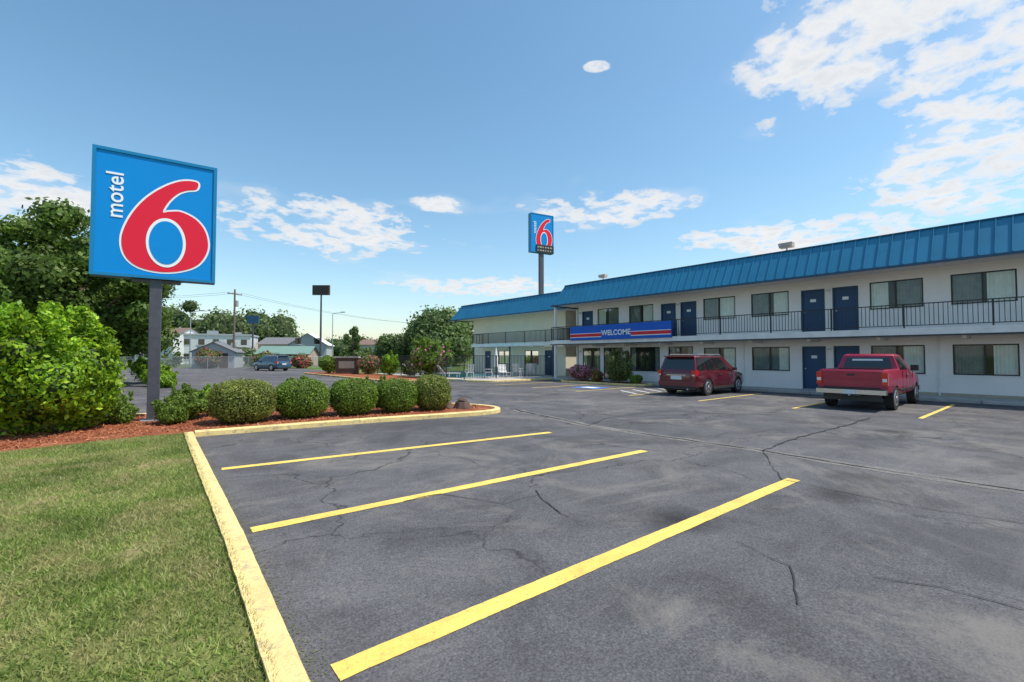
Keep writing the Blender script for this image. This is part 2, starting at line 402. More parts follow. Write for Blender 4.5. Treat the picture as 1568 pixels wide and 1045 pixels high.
V=np.concatenate([blades(120000,-2.2,1.1,1.2,7,.036),blades(75000,-3.2,1.1,7,12.3,.040),blades(26000,-9,-2,-3,12.3,.05),blades(10000,-3,.8,-3,1.2,.05)])
fastmesh('grass',V,np.arange(len(V)).reshape(-1,3),M['blade'])
n=3500; y=rng.uniform(1,12,n); kx=np.interp(y,[0,5,11,12.1],[.62,.90,1.14,1.2])-.165+np.abs(rng.normal(size=n))*.012
a=rng.uniform(0,6.28,n); A=np.stack([kx-np.cos(a)*.005,y-np.sin(a)*.005,np.full(n,.09)],1); B=np.stack([kx+np.cos(a)*.005,y+np.sin(a)*.005,np.full(n,.09)],1)
C=np.stack([kx+rng.uniform(-.02,.05,n),y+rng.normal(size=n)*.03,.125+rng.random(n)*.03],1)
fastmesh('grass_fringe',np.stack([A,B,C],1).reshape(-1,3),np.arange(n*3).reshape(-1,3),M['blade'])
n=16000; x=rng.uniform(-5,9,n); y=rng.uniform(11.8,17,n)
lo=np.interp(x,[-3,-1.7,-.7,.3,1.3,5,7.2,8.7,9.2],[12.0,11.9,12.1,12.35,12.25,11.9,11.4,11.2,12]); hi=np.interp(x,[-1,4,7.5,9.1],[16.8,16.1,14.8,13])
k=(y>lo)&(y<hi); P=np.stack([x[k],y[k],.11+rng.random(k.sum())*.02],1); nn=rng.normal(size=P.shape)*.5+[0,0,1]; nn/=np.linalg.norm(nn,axis=1)[:,None]
V,F=quads_at(P,nn,.03,.4); fastmesh('mulch_chips',V,F,M['chips'])
n=1800; yy=rng.uniform(1,12,n); xx=np.interp(yy,[0,5,11,12.1],[.62,.90,1.14,1.2])+np.abs(rng.normal(size=n))*.07+.01
P=np.stack([xx,yy,np.full(n,.012)],1); V,F=quads_at(P,np.tile([0,0,1.0],(n,1))+rng.normal(size=(n,3))*.1,.008,.5); fastmesh('kerb_litter',V,F,M['dull'])
# painted lines
for a,b in (((1.2,8.38),(7.48,7.56)),((1.02,5.27),(7.37,5.0)),((.93,2.62),(7.29,2.50)),((.8,-.3),(7.2,-.4))):
    strip([a,b],.165,.009,'yellow','parking_line',.003,sub=.05)
for y in (-3.8,-.55,2.62,5.82,9.1,12.3,15.4,18.6,21.8):
    strip([(17.0,y),(22.7,y-.03)],.11,.009,'yellow' ,'parking_line',.003)
for j in range(5): strip([(18+j*1.0,12.6),(19.1+j*1.0,14.3)],.12,.009,'whitep','access_marking',.003)
mb=MB(); mb.face([(19.0,15.9,.009),(20.3,15.9,.009),(20.3,17.6,.009),(19.0,17.6,.009)],'bluep'); mb.face([(19.3,16.3,.013),(20.0,16.3,.013),(20.0,17.2,.013),(19.3,17.2,.013)],'whitep'); mb.build('accessible_parking_marking')
def crack(name,pts,w,amp,mt='crack',z=.014,var=.35):
    out=[pts[0]]
    for a,b in zip(pts[:-1],pts[1:]):
        n=max(2,int(math.dist(a,b)/.12)); ox=oy=0
        for j in range(1,n+1):
            t=j/n; f=math.sin(math.pi*t); ox=ox*.8+rnd.uniform(-amp,amp); oy=oy*.8+rnd.uniform(-amp,amp)
            out.append((a[0]+(b[0]-a[0])*t+ox*f,a[1]+(b[1]-a[1])*t+oy*f))
    strip(out,w,z,mt,name,w*var,sub=.2)
def S(l): return [site(*p) for p in l]
seam=[(.13,14.96),(1.9,11.61),(3.21,10.10),(4.6,8.57),(5.40,7.44),(6.64,6.0),(7.65,4.87)]
crack('pavement_seam',S(seam),.34,.01,'seam',.0072,.1)
crack('pavement_crack',S(seam),.045,.03)
crack('pavement_crack',S([(4.6,8.57),(6.65,10.35),(10.05,13.07)]),.045,.05)
crack('pavement_crack',S([(1.0,13.07),(-.56,16.56),(-2.5,21.0)]),.03,.04)
crack('pavement_crack',S([(4.6,8.57),(3.78,6.54)]),.025,.04)
crack('pavement_crack',S([(.31,6.06),(.46,5.40),(.61,5.07)]),.014,.02)
crack('pavement_crack',S([(3.52,3.23),(3.23,3.55),(2.85,3.71)]),.012,.02)
crack('pavement_crack',S([(3.83,6.54),(4.56,5.52),(5.32,4.87)]),.014,.03)
crack('pavement_crack',S([(1.9,11.61),(2.7,13.07),(4.34,14.28),(8.77,13.65),(10.18,10.1)]),.022,.03)
crack('pavement_crack',S([(6.64,6.0),(9.2,6.6),(13,8.2)]),.018,.03)
crack('pavement_crack',S([(-1.3,5.6),(-.9,5.9),(-.1,5.5),(.4,5.9)]),.010,.02)
crack('pavement_crack',S([(2.0,3.3),(2.3,3.9),(2.1,4.4)]),.010,.02)

# ------------------------------------------------------------ sidewalks, pool
mb=MB(); mb.box(24.05,25.6,-9,24.2,0,.12,'concrete'); mb.build('sidewalk')
mb=MB()
for j in range(18): mb.box(23.85,24.045,-9+j*1.83+.01,-9+(j+1)*1.83-.01,0,.125,'concrete')
mb.build('sidewalk_kerb',bev=.015)
mb=MB(); mb.prism([(17.7,26.2),(18.6,24.5),(19.5,24.2),(27.4,24.2),(27.4,41),(17.7,41)],0,.115,'concrete'); mb.build('pool_deck')
kerb('pool_kerb',smoothpath([(17.55,40.8),(17.55,26.2),(18.4,24.2),(19.5,24.02),(24.0,24.02)],2),.15,.13)
mb=MB(); mb.prism([(13.3,29),(14.2,28.1),(16.4,28.1),(17.4,29),(17.4,47),(16.4,48.5),(14.2,48.5),(13.3,47)],0,.11,'mulch'); mb.build('planter_bed')
kerb('planter_kerb',[(13.3,47),(13.3,29),(14.2,28.1),(16.4,28.1),(17.4,29)],.15,.13)
mb=MB(); mb.prism([(22.3,16.2),(22.9,15.6),(23.84,15.6),(23.84,22),(22.9,22),(22.3,21.4)],0,.11,'mulch'); mb.build('planter_bed')
kerb('planter_kerb',[(23.8,22.1),(22.9,22.1),(22.2,21.4),(22.2,16.2),(22.9,15.5),(23.8,15.5)],.13,.13)
g=grp('swimming_pool',(21.5,32.4,0)); mb=MB(); mb.box(-2.6,2.6,-3.6,3.6,.0,.125,'white'); mb.build('coping',g); mb=MB(); mb.face([(-2.4,-3.4,.13),(2.4,-3.4,.13),(2.4,3.4,.13),(-2.4,3.4,.13)],'water'); mb.build('water_surface',g)
mb=MB()
for s in (-.25,.25):
    mb.cyl((-2.2,s-2,.12),(-2.2,s-2,.9),.022,.022,'chrome',8); mb.cyl((-2.2,s-2,.9),(-2.7,s-2,.8),.022,.022,'chrome',8); mb.cyl((-2.7,s-2,.8),(-2.75,s-2,.12),.022,.022,'chrome',8)
mb.build('ladder_rails',g)
def picket(name,pts,h,z,sp=.13,post=2.4,r=.009,parent=None,topr=.022):
    mb=MB()
    for a,b in zip(pts[:-1],pts[1:]):
        L=math.dist(a,b); ux,uy=(b[0]-a[0])/L,(b[1]-a[1])/L
        def bar(t0,t1,z0,z1,hw):
            nx,ny=-uy*hw,ux*hw
            P=[(a[0]+ux*t0,a[1]+uy*t0),(a[0]+ux*t1,a[1]+uy*t1)]
            mb.prism([(P[0][0]-nx,P[0][1]-ny),(P[1][0]-nx,P[1][1]-ny),(P[1][0]+nx,P[1][1]+ny),(P[0][0]+nx,P[0][1]+ny)],z0,z1,'black')
        bar(0,L,z+h-.04,z+h,topr); bar(0,L,z+.09,z+.12,.014)
        n=int(L/sp)
        for j in range(n+1):
            t=j*L/n; bar(max(0,t-r),t+r,z+.12,z+h-.04,r)
        n=max(1,round(L/post))
        for j in range(n+1):
            t=j*L/n; bar(t-.025,t+.025,z-.02,z+h-.041,.026)
    return mb.build(name,parent)
g=grp('pool_fence'); picket('pickets',[(17.9,40.5),(17.9,26.4),(26.2,26.4)],1.65,.115,.14,2.4,.013,g,.03)
def chair(X,Y,rz):
    g=grp('pool_chair',(X,Y,.115),rz); mb=MB(); w='white'
    for x in (-.25,.25):
        for y in (-.25,.25): mb.cyl((x*1.1,y*1.1,0),(x,y,.42),.025,.025,w,8)
        mb.box(x-.035,x+.035,-.28,.25,.62,.66,w); mb.cyl((x,-.22,.42),(x,-.24,.62),.022,.022,w,8)
    mb.box(-.26,.26,-.26,.26,.40,.44,w)
    for j in range(6): mb.face([(-.25+j*.085,.25,.44),(-.185+j*.085,.25,.44),(-.185+j*.085,.42,.98),(-.25+j*.085,.42,.98)],w)
    mb.face([(-.27,.40,.92),(.27,.40,.92),(.27,.43,1.02),(-.27,.43,1.02)],w); mb.build('frame_and_seat',g)
for a in ((23.4,27.3,2.2),(24.2,27.7,1.2),(25.0,27.3,2.0),(25.6,27.9,2.6),(19.4,28.0,2.9),(20.6,27.2,1.0)): chair(*a)
def lounger(X,Y,rz):
    g=grp('chaise_lounge',(X,Y,.115),rz); mb=MB(); w='white'
    for x in (-.3,.3):
        mb.box(x-.025,x+.025,-.9,.35,.30,.35,w)
        for y in (-.8,.3): mb.cyl((x,y,0),(x,y,.30),.025,.025,w,8)
        mb.cyl((x,.35,.33),(x,.85,.95),.025,.025,w,8)
    for j in range(11): mb.box(-.28,.28,-.88+j*.11,-.80+j*.11,.352,.368,w)
    for j in range(6): mb.face([(-.28,.38+j*.08,.37+j*.10),(.28,.38+j*.08,.37+j*.10),(.28,.43+j*.08,.43+j*.10),(-.28,.43+j*.08,.43+j*.10)],w)
    mb.build('frame_and_slats',g)
for a in ((18.6,29.6,1.3),(18.6,31.0,1.5),(18.6,35.0,1.3),(22.6,27.9,-.4)): lounger(*a)
def umbrella(X,Y):
    g=grp('folded_umbrella',(X,Y,.115)); mb=MB(); mb.cyl((0,0,0),(0,0,2.3),.025,.02,'white',8); mb.cyl((0,0,0),(0,0,.1),.25,.22,'white',14); mb.cyl((0,0,.8),(0,0,1.3),.19,.19,'white',11); mb.cyl((0,0,1.3),(0,0,2.2),.19,.03,'white',11); mb.build('closed_canopy',g)
umbrella(21.9,28.0); umbrella(18.9,33)

# ------------------------------------------------------------ motel building
F2=2.85
def facade(mb,X,y0,y1,z0,z1,ops,mt,t=.2):
    ops=sorted(ops); y=y0
    for a,b,c,d in ops:
        if a>y: mb.box(X,X+t,y,a,z0,z1,mt)
        if c>z0: mb.box(X,X+t,a,b,z0,c,mt)
        if d<z1: mb.box(X,X+t,a,b,d,z1,mt)
        y=b
    if y<y1: mb.box(X,X+t,y,y1,z0,z1,mt)
def window(fr,gl,cu,X,a,b,z0,z1,style=0):
    t=.05
    fr.box(X+.01,X+.06,a,b,z0,z0+t,'frame'); fr.box(X+.01,X+.06,a,b,z1-t,z1,'frame')
    fr.box(X+.01,X+.06,a,a+t,z0+t,z1-t,'frame'); fr.box(X+.01,X+.06,b-t,b,z0+t,z1-t,'frame')
    m=(a+b)/2; fr.box(X+.005,X+.055,m-.03,m+.03,z0+t,z1-t,'frame')
    fr.box(X-.03,X+.005,a-.03,b+.03,z0-.05,z0-.002,'slab')
    gl.face([(X+.04,a+t,z0+t),(X+.04,b-t,z0+t),(X+.04,b-t,z1-t),(X+.04,a+t,z1-t)],'glass')
    cu.face([(X+.19,a,z0),(X+.19,b,z0),(X+.19,b,z1),(X+.19,a,z1)],'dark')  # near-black sheet painted as the unlit room behind the glass
    def pleat(y0,y1,mt):
        n=int((y1-y0)/.05)
        for j in range(n):
            p=y0+(y1-y0)*j/n; q=y0+(y1-y0)*(j+1)/n
            xa=X+.065+.035*(j%2)+rnd.uniform(-.006,.006); xb=X+.065+.035*((j+1)%2)
            cu.face([(xa,p,z0),(xb,q,z0),(xb,q,z1),(xa,p,z1)],mt)
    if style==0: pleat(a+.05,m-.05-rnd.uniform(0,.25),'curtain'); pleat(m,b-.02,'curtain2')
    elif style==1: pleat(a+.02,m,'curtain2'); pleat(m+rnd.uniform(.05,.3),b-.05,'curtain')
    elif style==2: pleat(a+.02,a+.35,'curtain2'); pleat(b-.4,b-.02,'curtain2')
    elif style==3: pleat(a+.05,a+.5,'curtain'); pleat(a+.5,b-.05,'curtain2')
def doorway(dr,X,a,b,z0,z1):
    t=.06
    dr.box(X-.015,X+.12,a,a+t,z0,z1,'doorframe'); dr.box(X-.015,X+.12,b-t,b,z0,z1,'doorframe'); dr.box(X-.015,X+.12,a+t,b-t,z1-t,z1,'doorframe')
    dr.box(X+.05,X+.10,a+t,b-t,z0,z1-t,'door')
    m=(a+b)/2
    for (c,d) in ((z0+.25,z0+.95),(z0+1.1,z1-.25)):
        dr.box(X+.042,X+.05,a+.17,b-.17,c,c+.02,'doorframe'); dr.box(X+.042,X+.05,a+.17,b-.17,d-.02,d,'doorframe')
    dr.box(X+.035,X+.05,m-.12,m+.12,z0+1.5,z0+1.64,'white'); dr.cyl((X+.05,b-.14,z0+1.0),(X-.02,b-.14,z0+1.0),.03,.03,'steel',10)
    dr.box(X-.02,X+.13,a+t,b-t,z0,z0+.025,'steel')
def mansard(mb,xe,y0,y1,hip0=0,hip1=.5,back=9,z0=5.42,z1=6.85,dx=.85):
    p=[(xe,y0,z0),(xe,y1,z0),(xe+dx,y1-hip1,z1),(xe+dx,y0+hip0,z1)]
    mb.face(p,'roofblue')
    mb.face([(xe,y1,z0),(xe+back,y1,z0),(xe+back,y1-hip1,z1),(xe+dx,y1-hip1,z1)],'roofblue')
    mb.face([(xe,y0,z0),(xe+back,y0,z0),(xe+back,y0+hip0,z1),(xe+dx,y0+hip0,z1)],'roofblue')
    mb.face([(xe+dx,y0+hip0,z1-.001),(xe+back,y0+hip0,z1-.001),(xe+back,y1-hip1,z1-.001),(xe+dx,y1-hip1,z1-.001)],'roofflat')
    mb.face([(xe+back,y0,z0),(xe+back,y1,z0),(xe+back,y1-hip1,z1),(xe+back,y0+hip0,z1)],'roofblue')
    mb.box(xe-.03,xe+.02,y0,y1+.02,z0-.10,z0+.0,'roofdark'); mb.box(xe+.021,xe+back,y1-.02,y1+.03,z0-.10,z0-.001,'roofdark')
    mb.box(xe+dx-.05,xe+dx+.05,y0+hip0,y1-hip1,z1,z1+.05,'roofdark')
    L=math.hypot(dx,z1-z0); nx,nz=-(z1-z0)/L,dx/L
    y=y0+.2
    while y<y1-.1:
        f=1.0 if y<y1-hip1 else (y1-y)/hip1
        a=(xe,z0);b=(xe+dx*f,z0+(z1-z0)*f); h=.05
        k=len(mb.v); i=mb.mi('roofblue')
        for yy in (y-.016,y+.016): mb.v+=[(a[0],yy,a[1]),(b[0],yy,b[1]),(b[0]+nx*h,yy,b[1]+nz*h),(a[0]+nx*h,yy,a[1]+nz*h)]
        for f_ in ((0,1,2,3),(4,5,6,7),(3,2,6,7),(0,3,7,4),(1,2,6,5)): mb.f.append([k+q for q in f_]); mb.m.append(i)
        y+=.43
motel=grp('motel_building')
XW=25.6
P=7.78
wins=[];doors=[]
for k in range(-2,4):
    o=k*P
    wins+=[(1.08+o,2.9+o),(3.74+o,5.56+o)]; doors+=[(5.98+o,6.98+o),(7.3+o,8.3+o)]
wins=[(a,b) for a,b in wins if -8<a and b<22.8]; doors=[(a,b) for a,b in doors if -8<a and b<22.8]
fr,gl,cu,dr,wl=MB(),MB(),MB(),MB(),MB()
up=[(a,b,3.80,5.02) for a,b in wins]+[(a,b,F2,4.95) for a,b in doors]
facade(wl,XW,-8.5,22.9,F2,5.42,up,'wall')
lowW=[(a,b) for a,b in wins if b<13.5]; lowD=[(a,b) for a,b in doors if b<9]
lob=[(14.0,15.6,.55,2.3),(16.2,18.4,.75,2.3),(19.0,20.6,.12,2.3),(20.9,22.5,.55,2.3)]
low=[(a,b,.98,2.2) for a,b in lowW]+[(a,b,.12,2.2) for a,b in lowD]+lob
facade(wl,XW,-8.5,22.9,0,F2-.32,low,'wall')
st=[0,0,0,1,0,0,0,1,0,3,0]
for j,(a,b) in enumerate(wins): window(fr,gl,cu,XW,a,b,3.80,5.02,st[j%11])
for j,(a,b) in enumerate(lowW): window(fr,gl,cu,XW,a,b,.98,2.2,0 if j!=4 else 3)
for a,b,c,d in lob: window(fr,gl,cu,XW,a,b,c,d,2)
for a,b in doors: doorway(dr,XW,a,b,F2,4.95)
for a,b in lowD: doorway(dr,XW,a,b,.12,2.2)
wl.box(XW+.2,XW+8,22.6,22.9,0,F2-.32,'cream'); wl.box(XW+.2,XW+8,22.6,22.9,F2,5.3,'cream'); wl.box(XW+7.8,XW+8,-8.5,22.6,0,5.42,'cream')
wl.box(XW+.2,XW+7.8,-8.5,-8.3,0,5.42,'wall')
for k in range(-1,3):
    for z in (2.0,4.78):
        y=7.14+k*P
        wl.box(XW-.10,XW,y-.06,y+.06,z,z+.16,'white'); wl.box(XW-.115,XW-.101,y-.05,y+.05,z+.02,z+.10,'steel')
for y in (3.32,11.1,18.9): wl.box(XW-.05,XW-.001,y-.03,y+.03,0.12,F2-.34,'slab')
wl.box(XW-.008,XW-.001,-8.4,5.9,.121,.24,'tanwall')
wl.build('walls',motel); fr.build('window_frames',motel); gl.build('window_panes',motel,recalc=False); cu.build('curtains',motel,recalc=False); dr.build('doors',motel)
mb=MB(); mb.box(24.05,XW+.2,-8.5,24.3,F2-.10,F2,'slab'); mb.box(24.05,24.25,-8.5,24.3,F2-.30,F2-.101,'slab'); mb.box(24.26,XW+8,-8.5,24.2,F2-.32,F2-.102,'soffit')
mb.box(24.03,24.049,-8.5,24.3,F2-.33,F2-.27,'black')
y=-8
while y<24: mb.box(24.25,XW,y,y+.12,F2-.44,F2-.322,'soffit'); y+=2.59
mb.build('walkway_slab',motel)
picket('walkway_railing',[(24.12,-8.4),(24.12,24.2),(26.2,24.2)],.98,F2,.135,2.59,.010,motel)
mb=MB(); mb.face([(24.05,-8.5,5.40),(34,-8.5,5.40),(34,24.0,5.40),(24.05,24.0,5.40)],'soffit'); mansard(mb,23.95,-9,24.1,0,.6,10.5); mb.build('mansard_roof',motel)
mb=MB()
for x in (24.2,26.6):
    mb.box(x,x+.14,23.9,24.04,.12,F2-.33,'slab'); mb.box(x,x+.14,23.9,24.04,F2+.001,5.3,'slab')
mb.build('end_columns',motel)
mb=MB()
for j in range(14): mb.box(27.6+j*.26,27.9+j*.26,23.0,24.1,.12+j*.19,.16+j*.19,'concrete')
mb.box(27.5,31.5,24.12,24.18,1.0,1.06,'black'); mb.box(31.4,31.6,22.9,26.2,0,5.3,'dark'); mb.build('stairway',motel)  # near-black back wall has the passage's shade put into its colour
mb=MB()
for y,s in ((8.9,.30),(20.6,.26),(-3,.4)):
    x=25.6; mb.cyl((x,y,6.8),(x,y,7.2),.04,.04,'steel',8); mb.box(x-s*.6,x+s*.6,y-s,y+s,7.2,7.2+s*.8,'tanwall'); mb.face([(x-s*.62,y-s,7.22),(x-s*.62,y+s,7.22),(x-s*1.1,y+s,7.12+s*.9),(x-s*1.1,y-s,7.12+s*.9)],'steel')
mb.build('roof_vents',motel)
# banner
bn=grp('welcome_banner',(24.0,18.3,0)); L=3.9
mb=MB(); mb.box(-.06,.06,-L,L,2.80,3.76,'bannerblue')
for a,b in ((-L+.01,-1.15),(1.15,L-.01)):
    mb.box(-.072,-.0605,a,b,3.02,3.22,'bannerred'); mb.box(-.072,-.0605,a,b,3.222,3.26,'white'); mb.box(-.072,-.0605,a,b,2.97,3.018,'white')
mb.build('panel',bn)
def text(body,size,mtx,mt,name,parent,bold=0,sx=1):
    c=bpy.data.curves.new(name,'FONT'); c.body=body; c.size=size; c.align_x='CENTER'; c.align_y='CENTER'; c.extrude=.004; c.offset=bold; c.space_character=1.02
    o=bpy.data.objects.new(name,c); sc.collection.objects.link(o); bpy.context.view_layer.update()
    me=bpy.data.meshes.new_from_object(o.evaluated_get(bpy.context.evaluated_depsgraph_get())); bpy.data.objects.remove(o)
    me.transform(Matrix.Diagonal((sx,1,1,1))); me.transform(mtx); me.materials.clear(); me.materials.append(M[mt])
    return link(bpy.data.objects.new(name,me),parent)
def basis(x,y,z,t):
    return Matrix(((x[0],y[0],z[0],t[0]),(x[1],y[1],z[1],t[1]),(x[2],y[2],z[2],t[2]),(0,0,0,1)))
text('WELCOME',.46,basis((0,-1,0),(0,0,1),(-1,0,0),(-.070,0,3.22)),'white','lettering',bn,.012)
# wing
wing=grp('motel_wing'); XV=27.5
wl,fr,gl,cu,dr=MB(),MB(),MB(),MB(),MB()
facade(wl,XV,26.0,38.9,F2,5.42,[],'cream')
lowo=[(27.5,28.4,.12,2.2),(29.2,31.0,.98,2.2),(33,34.8,.98,2.2),(36,36.9,.12,2.2)]
facade(wl,XV,26.0,38.9,0,F2-.3,lowo,'cream')
for a,b,c,d in lowo:
    if b-a>1.5: window(fr,gl,cu,XV,a,b,c,d,1)
    else: doorway(dr,XV,a,b,c,d)
wl.box(XV+.2,XV+8,38.7,38.9,0,5.42,'cream'); wl.box(XV+.2,XV+8,26.0,26.2,0,5.42,'cream')
wl.build('walls',wing); fr.build('window_frames',wing); gl.build('window_panes',wing,recalc=False); cu.build('curtains',wing,recalc=False); dr.build('doors',wing)
mb=MB(); mb.box(26.1,XV,24.4,37.3,F2-.28,F2,'slab'); mb.build('walkway_slab',wing)
picket('walkway_railing',[(26.17,24.4),(26.17,37.2),(27.5,37.2)],1.0,F2,.15,2.6,.013,wing,.028)
mb=MB(); mb.face([(26.0,24.6,5.40),(36,24.6,5.40),(36,40.7,5.40),(26.0,40.7,5.40)],'soffit'); mansard(mb,25.95,24.5,40.8,.1,.7,10); mb.build('mansard_roof',wing)
mb=MB()
for y in (26.2,31.6,37.1): mb.box(26.2,26.3,y-.05,y+.05,.115,F2-.28,'post')
mb.build('posts',wing)

# ------------------------------------------------------------ motel sign
SIX=[(.83,.150),(.70,.160),(.55,.235),(.40,.36),(.285,.52),(.225,.69),(.25,.83),(.35,.915),(.52,.945),(.70,.925),(.855,.855),(.935,.72),(.915,.575),(.83,.475),(.70,.425),(.60,.435),(.545,.445),(.59,.355),(.665,.275),(.74,.235),(.825,.21)]
def catmull(P,k=8):
    n=len(P);o=[]
    for i in range(n):
        p0,p1,p2,p3=[Vector(P[(i+j)%n]) for j in (-1,0,1,2)]
        for s in range(k):
            t=s/k; o.append(tuple(.5*((2*p1)+(p2-p0)*t+(2*p0-5*p1+4*p2-p3)*t*t+(3*p1-p0-3*p2+p3)*t**3)))
    return o
def motel_sign(name,X,Y,rz,z0,W,Hh,t,pole_r,lower=False):
    g=grp(name,(X,Y,0),rz)
    mb=MB(); b=.055*W/2.5
    mb.box(-W/2,W/2,-t/2,t/2,z0,z0+Hh,'signblue')
    for s in (-1,1):
        y0,y1=sorted((s*t/2,s*(t/2+.03)))
        mb.box(-W/2-.02,W/2+.02,y0,y1,z0-.02,z0+b,'signframe'); mb.box(-W/2-.02,W/2+.02,y0,y1,z0+Hh-b,z0+Hh+.02,'signframe')
        mb.box(-W/2-.02,-W/2+b,y0,y1,z0+b,z0+Hh-b,'signframe'); mb.box(W/2-b,W/2+.02,y0,y1,z0+b,z0+Hh-b,'signframe')
    mb.box(-W/2-.02,-W/2-.001,-t/2,t/2,z0-.02,z0+Hh+.02,'signframe'); mb.box(W/2+.001,W/2+.02,-t/2,t/2,z0-.02,z0+Hh+.02,'signframe')
    mb.box(-W/2,W/2,-t/2,t/2,z0-.02,z0-.001,'roofdark'); mb.build('cabinet',g)
    pts=catmull(SIX); n=len(pts); mb=MB()
    sh=.0 if not lower else -.04
    def uv(u,v,o): return ((u-.5)*W,-t/2-o,z0+Hh*(1-v-sh))
    P2=[Vector(((u-.5)*W,-(v+sh)*Hh)) for u,v in pts]
    off=[]
    for i in range(n):
        d=(P2[(i+1)%n]-P2[(i-2)%n])
        if d.length<1e-6: d=P2[(i+1)%n]-P2[i]
        nrm=Vector((-d.y,d.x)).normalized(); off.append(P2[i]+nrm*(-.042*W/2.5))
    area=sum(P2[i].x*P2[(i+1)%n].y-P2[(i+1)%n].x*P2[i].y for i in range(n))
    if area<0: off=[2*p-q for p,q in zip(P2,off)]
    mb.face([(p.x,-t/2-.006,z0+Hh+p.y) for p in off],'signwhite')
    mb.face([(p.x,-t/2-.012,z0+Hh+p.y) for p in P2],'signred')
    def ell(u,v,ru,rv,o,m):
        mb.face([uv(u+ru*math.cos(q),v+rv*math.sin(q),o) for q in [2*math.pi*j/48 for j in range(48)]],m)
    ell(.578,.70,.165,.205,.018,'signwhite'); ell(.578,.70,.14,.18,.024,'signblue')
    mb.build('numeral_six',g,recalc=False)
    text('motel',.48*W/2.5,basis((0,0,1),(-1,0,0),(0,-1,0),(-W/2+.17*W,-t/2-.010,z0+Hh*.64)),'signwhite','lettering',g,.004)
    mb=MB(); mb.box(-pole_r,pole_r,-pole_r,pole_r,0,z0-.02,'post')
    if not lower:
        mb.box(-pole_r-.12,pole_r+.12,-pole_r-.12,pole_r+.12,.08,.13,'steel')
        mb.box(-.5,.5,-.1,.1,z0-.10,z0-.021,'post')
    if lower:
        mb.box(-W*.28,W*.5,-t/2-.1,-t/2-.03,z0-.0,z0+Hh*.2,'black')
        for k in range(2):
            for j in range(6): mb.box(-W*.24+j*.33,-W*.24+j*.33+rnd.choice((.14,.2,.24)),-t/2-.108,-t/2-.101,z0+.15+k*.36,z0+.30+k*.36,'tanwall')
    mb.build('post',g,bev=.01); return g
motel_sign('motel_sign',.62,15.0,R(-5),3.72,2.5,3.1,.36,.125)
motel_sign('motel_sign',*site(3.25,51.5),R(-12),13.2,2.9,4.3,.55,.22,True)

# ------------------------------------------------------------ plants
for X,Y,rx,ry,H,m in ((2.32,13.15,.74,.70,1.06,'hedge2'),(3.72,13.22,.68,.68,1.02,'hedge'),(5.02,12.95,.62,.64,1.0,'hedge'),(6.22,12.7,.56,.60,.97,'hedge'),(7.28,12.5,.56,.58,1.06,'hedge2')):
    boxhedge('boxwood_hedge',X,Y,rx,ry,H,m,17000,.024,rnd.uniform(-.2,.2))
for X,Y,r,H,m in ((1.35,14.7,.55,.85,'hedge'),(.95,14.0,.45,.6,'hedge'),(-.1,14.9,.5,.7,'hedge'),(2.0,15.1,.5,.8,'bright'),(4.2,15.2,.6,.95,'hedge'),(6.3,14.3,.55,.9,'hedge')):
    shrub('low_shrub',X,Y,r,H,m,9000,.026,8,sp=12)
shrub('large_shrub',-1.38,14.25,1.5,2.5,'bright',46000,.055,20,z=.08,sp=60)
shrub('large_shrub',-4.3,14.8,1.5,2.2,'bright',14000,.055,16,z=.08,sp=40)
g=grp('landscape_rock',(8.2,12.2,.1)); mb=MB(); mb.cyl((0,0,-.05),(0,0,.22),.32,.2,'brick',9); mb.cyl((0,0,.22),(.03,0,.34),.2,.07,'brick',9); mb.cyl((-.35,.3,0),(-.33,.3,.2),.22,.1,'brick',7); mb.build('stones',g,bev=.03)

x,y=site(-25.3,27); tree('shade_tree',x,y,10.5,6.1,6.0,4.7,'oak',78000,.14,56,.3,br=.25)
x,y=site(-34,33); tree('shade_tree',x,y,9.5,4.5,5.5,4.0,'oak',20000,.18,26,.25,br=.3)
x,y=site(-27.5,80); tree('young_tree',x,y,6,1.7,4.2,2.6,'far',3500,.2,12,.1)
x,y=site(-6.3,35.8); shrub('round_shrub',x,y,1.85,2.95,'hedge',16000,.075,14,flower='pink',nf=420,sp=20)
x,y=site(-17.0,43.3); shrub('shrub',x,y,1.05,1.85,'hedge',5000,.08)
x,y=site(-12.8,41.5); shrub('flowering_shrub',x,y,1.2,1.9,'dull',5000,.08,flower='redf',nf=350)
x,y=site(-10.4,39.5); shrub('shrub',x,y,.9,1.85,'bright',5000,.07,sp=10)
x,y=site(-8.4,38.5); shrub('shrub',x,y,.9,1.3,'dull',4000,.07)
x,y=site(-33,62); shrub('flowering_shrub',x,y,1.9,2.6,'dull',4000,.14,flower='redf',nf=120,z=0)
x,y=site(-29,64); shrub('flowering_shrub',x,y,1.6,2.2,'dull',3500,.14,flower='redf',nf=450,z=0)
x,y=site(-42,64); shrub('flowering_shrub',x,y,2.0,3.0,'dull',4000,.14,flower='redf',nf=220,z=0)
for r,d,q,h in ((-20.3,26.5,.9,1.2),(-18.8,25.2,.7,.9),(-23.5,30,1.2,1.7),(-21.6,22,.9,1.3),(-24,26,1.0,1.9)):
    x,y=site(r,d); shrub('shrub',x,y,q,h,'bright',5000,.06,z=0,sp=12)
shrub('flowering_shrub',23.2,20.5,.85,1.15,'dull',5000,.05,flower='pink',nf=1500)
shrub('flowering_shrub',23.1,19.1,.5,.85,'hedge',3500,.05,flower='redf',nf=400)
shrub('tall_shrub',23.2,17.5,1.05,1.9,'dull',9000,.055,12,corek=.5,sp=30)
shrub('low_shrub',23.1,16.2,.5,.6,'hedge',3000,.05)
x,y=site(-15.0,42.3); g=grp('stone_marker_wall',(x,y,.1),R(-40)); mb=MB()
